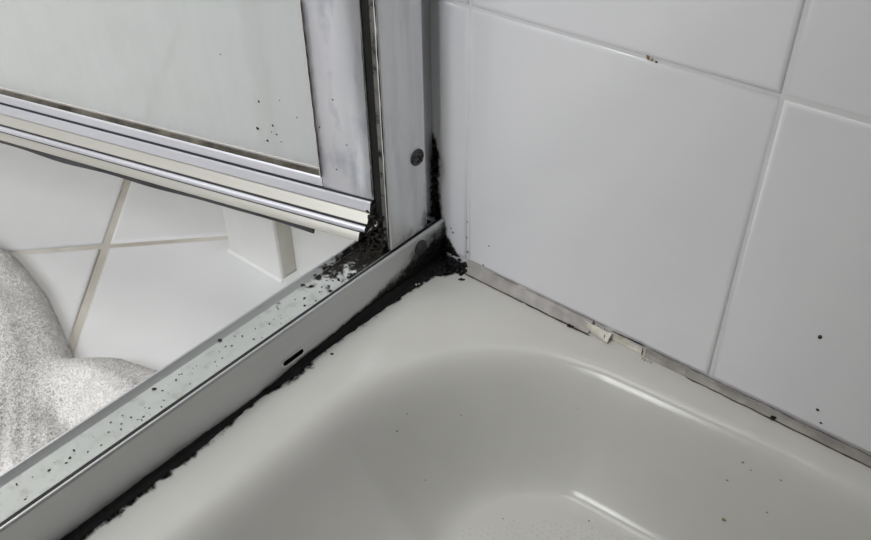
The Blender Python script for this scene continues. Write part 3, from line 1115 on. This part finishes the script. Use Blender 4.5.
# grime at the jamb's left edge
crackline('rust_line', [(JX - 0.001, JY0 - 0.0001, 0.034), (JX - 0.001, JY0 - 0.0001, 0.30)], 0.00045, M['crumb'], jamb, jo)
film('jamb_grime', lambda a, b: (a - jo[0], JY0 + 0.0008 - jo[1], b - jo[2]), (JX - 0.0062, JX - 0.001), (0.030, 0.30), lambda x, z: 0.40, 0.0012, M['grime'], jamb)
film('jamb_stain', lambda a, b: (JX + 0.0003 - jo[0], a - jo[1], b - jo[2]), (JY0 + 0.001, JY1 - 0.0008), (0.0295, 0.07),
     lambda y, z: 0.42 * smooth01(0.050, 0.030, z) + 0.30 * smooth01(-0.02, -0.0145, y), 0.0015, M['mould_soft'], jamb)

# specks on the tiles and tray
items = []
for x, z, r in ((0.1933, 0.0564, .0010), (0.2028, 0.0169, .0008), (0.2059, 0.0103, .0006), (0.0155, 0.0233, .0006), (0.012, 0.008, .0007), (-0.0105, 0.021, .0007), (-0.012, 0.0235, .0005),
                (-0.0005, 0.022, .0005), (0.0003, 0.012, .0006), (0.0, 0.033, .0004), (0.0985, 0.1568, .0005)):
    items.append(((x, 0.0, z), (0, -1, 0), r, 1.2))
wt = specks('dirt_specks', [((x, 0.0, z), (0, -1, 0), r, 1.6) for x, z, r in ((0.0945, 0.1576, .0007), (0.0965, 0.1572, .0006))], M['speck_tan'], wall_back)
wt['kind'] = 'stuff'
ws = specks('dirt_specks', items, M['speck'], wall_back)
ws['kind'] = 'stuff'


def on_tray(u, v):
    d = Vector([Rm[0][i] * (u - 435.5) / 843.8 + Rm[1][i] * (v - 270) / 843.8 + Rm[2][i] for i in range(3)])
    p = Vector(CAM)
    for k in range(4000):
        p = p + d * 0.0002 * (3 if p.z > 0.03 else 1)
        if p.z <= basin(p.x, p.y):
            return p
    return p


items, items2 = [], []
for u, v, r in ((332, 354, .0009), (461, 415, .0004), (397, 431, .0005), (407, 414, .0004), (578, 408, .0004), (589, 521, .0006), (503, 519, .0005), (425, 480, .0004)):
    p = on_tray(u, v)
    items.append(((p.x - ox, p.y - oy, p.z - oz), (0, 0, 1), r, 1.1))
for u, v, r in ((743, 462, .0008), (727, 480, .0007), (724, 519, .0012), (767, 512, .0007), (781, 480, .0006), (751, 470, .0005)):
    p = on_tray(u, v)
    items2.append(((p.x - ox, p.y - oy, p.z - oz), (0, 0, 1), r, 1.1))
a_ = specks('dirt_specks', items, M['speck'], tray)
a_['kind'] = 'stuff'
a_ = specks('dirt_specks', items2, M['speck_tan'], tray)
a_['kind'] = 'stuff'

# ------------------------------------------------------------------ towel
towel = empty('bath_towel', (-0.25, -0.28, FZ))
tag(towel, 'crumpled white terry towel lying on the floor tiles beside the sill', 'towel')
outline = [(-0.455, -0.112), (-0.392, -0.108), (-0.334, -0.117), (-0.287, -0.131), (-0.242, -0.146), (-0.229, -0.136), (-0.214, -0.124), (-0.195, -0.118), (-0.175, -0.112), (-0.150, -0.112), (-0.11, -0.135), (-0.062, -0.190),
           (-0.052, -0.23), (-0.052, -0.50), (-0.20, -0.56), (-0.45, -0.52), (-0.52, -0.40), (-0.50, -0.20)]
OL = np.array(outline)


def sdist(px, py):
    """signed distance (positive inside) of arrays to the outline"""
    dmin = np.full(px.shape, 1e9)
    inside = np.zeros(px.shape, bool)
    n = len(OL)
    for i in range(n):
        a, b = OL[i], OL[(i + 1) % n]
        ab = b - a
        t = np.clip(((px - a[0]) * ab[0] + (py - a[1]) * ab[1]) / (ab @ ab), 0, 1)
        dmin = np.minimum(dmin, np.hypot(px - a[0] - t * ab[0], py - a[1] - t * ab[1]))
        cond = ((a[1] > py) != (b[1] > py)) & (px < (b[0] - a[0]) * (py - a[1]) / (b[1] - a[1] + 1e-12) + a[0])
        inside ^= cond
    return np.where(inside, dmin, -dmin)


def gauss_ridge(px, py, a, b, wd, h):
    a, b = np.array(a), np.array(b)
    ab = b - a
    t = np.clip(((px - a[0]) * ab[0] + (py - a[1]) * ab[1]) / (ab @ ab), 0, 1)
    d = np.hypot(px - a[0] - t * ab[0], py - a[1] - t * ab[1])
    return h * np.exp(-(d / wd) ** 2)


def towel_h(px, py):
    d = sdist(px, py)
    e = np.clip(d / 0.022, 0, 1)
    body = 0.020 * np.sqrt(np.clip(1 - (1 - e) ** 2, 0, 1))
    f = gauss_ridge(px, py, (-0.36, -0.165), (-0.225, -0.215), 0.030, 0.013)
    f += gauss_ridge(px, py, (-0.43, -0.20), (-0.30, -0.27), 0.030, 0.012)
    f += gauss_ridge(px, py, (-0.205, -0.150), (-0.13, -0.150), 0.020, 0.010)
    f += gauss_ridge(px, py, (-0.22, -0.24), (-0.10, -0.22), 0.026, 0.014)
    f += gauss_ridge(px, py, (-0.27, -0.33), (-0.10, -0.36), 0.03, 0.018)
    f -= gauss_ridge(px, py, (-0.33, -0.215), (-0.26, -0.245), 0.012, 0.012)
    f -= gauss_ridge(px, py, (-0.19, -0.185), (-0.12, -0.180), 0.010, 0.007)
    f += gauss_ridge(px, py, (-0.315, -0.150), (-0.235, -0.190), 0.016, 0.004)
    f -= gauss_ridge(px, py, (-0.40, -0.185), (-0.25, -0.235), 0.010, 0.004)
    ripple = 0.0004 * np.sin((px * 0.55 + py) * 620 + 3 * np.sin(px * 25)) * np.clip(gauss_ridge(px, py, (-0.24, -0.26), (-0.16, -0.23), 0.05, 1.4), 0, 1)
    return np.clip(body + f * np.clip(d / 0.03, 0, 1) + ripple * (e > 0.9), 0.0, 0.09), d


st_ = 0.0025
GX = np.arange(-0.53, -0.05, st_)
GY = np.arange(-0.57, -0.10, st_)
PX, PY = np.meshgrid(GX, GY, indexing='ij')
Hh, Dd = towel_h(PX, PY)
ids = -np.ones(PX.shape, int)
V, Fc = [], []
ok = Dd > -0.0015
for i in range(PX.shape[0]):
    for j in range(PX.shape[1]):
        if ok[i, j]:
            ids[i, j] = len(V)
            V.append((PX[i, j] + 0.25, PY[i, j] + 0.28, Hh[i, j] + 0.0005))
for i in range(PX.shape[0] - 1):
    for j in range(PX.shape[1] - 1):
        q = (ids[i, j], ids[i + 1, j], ids[i + 1, j + 1], ids[i, j + 1])
        if min(q) >= 0:
            Fc.append(q)
cl = mesh('cloth', V, Fc, M['towel'], towel, True)
# terry pile: short bent tufts
NTUFT = 150000
tx = rng.uniform(-0.50, -0.052, NTUFT)
ty = rng.uniform(-0.44, -0.105, NTUFT)
th, td = towel_h(tx, ty)
m_ = td > 0.0
tx, ty, th = tx[m_], ty[m_], th[m_]
eps = 0.002
hx, _ = towel_h(tx + eps, ty)
hy, _ = towel_h(tx, ty + eps)
nrm = np.stack([-(hx - th) / eps, -(hy - th) / eps, np.ones_like(th)], 1)
nrm[:, :2] = np.clip(nrm[:, :2], -2, 2)
nrm /= np.linalg.norm(nrm, axis=1, keepdims=True)
n_ = len(tx)
base = np.stack([tx + 0.25, ty + 0.28, th + 0.0003], 1)
lean = rng.normal(0, 0.5, (n_, 3))
tan = np.cross(nrm, rng.normal(0, 1, (n_, 3)))
tan /= np.linalg.norm(tan, axis=1, keepdims=True)
bit = np.cross(nrm, tan)
r0 = rng.uniform(0.0008, 0.0015, (n_, 1))
pts = np.empty((n_, 5, 3))
pts[:, 0] = base + tan * r0
pts[:, 1] = base + bit * r0 * 0.7
pts[:, 2] = base - tan * r0
pts[:, 3] = base - bit * r0 * 0.7
pts[:, 4] = base + nrm * rng.uniform(0.0004, 0.0010, (n_, 1)) + lean * 0.0007
pat = np.array([(0, 1, 4), (1, 2, 4), (2, 3, 4), (3, 0, 4)])
tri = (np.arange(n_)[:, None, None] * 5 + pat[None]).reshape(-1, 3)
me = bpy.data.meshes.new('terry_pile')
me.vertices.add(n_ * 5)
me.vertices.foreach_set('co', pts.reshape(-1).astype(np.float32))
me.loops.add(tri.size)
me.loops.foreach_set('vertex_index', tri.reshape(-1).astype(np.int32))
me.polygons.add(len(tri))
me.polygons.foreach_set('loop_start', np.arange(0, tri.size, 3, dtype=np.int32))
me.polygons.foreach_set('loop_total', np.full(len(tri), 3, dtype=np.int32))
me.materials.append(M['pile'])
me.update(calc_edges=True)
po = bpy.data.objects.new('terry_pile', me)
C.objects.link(po)
po.parent = towel
po['kind'] = 'stuff'
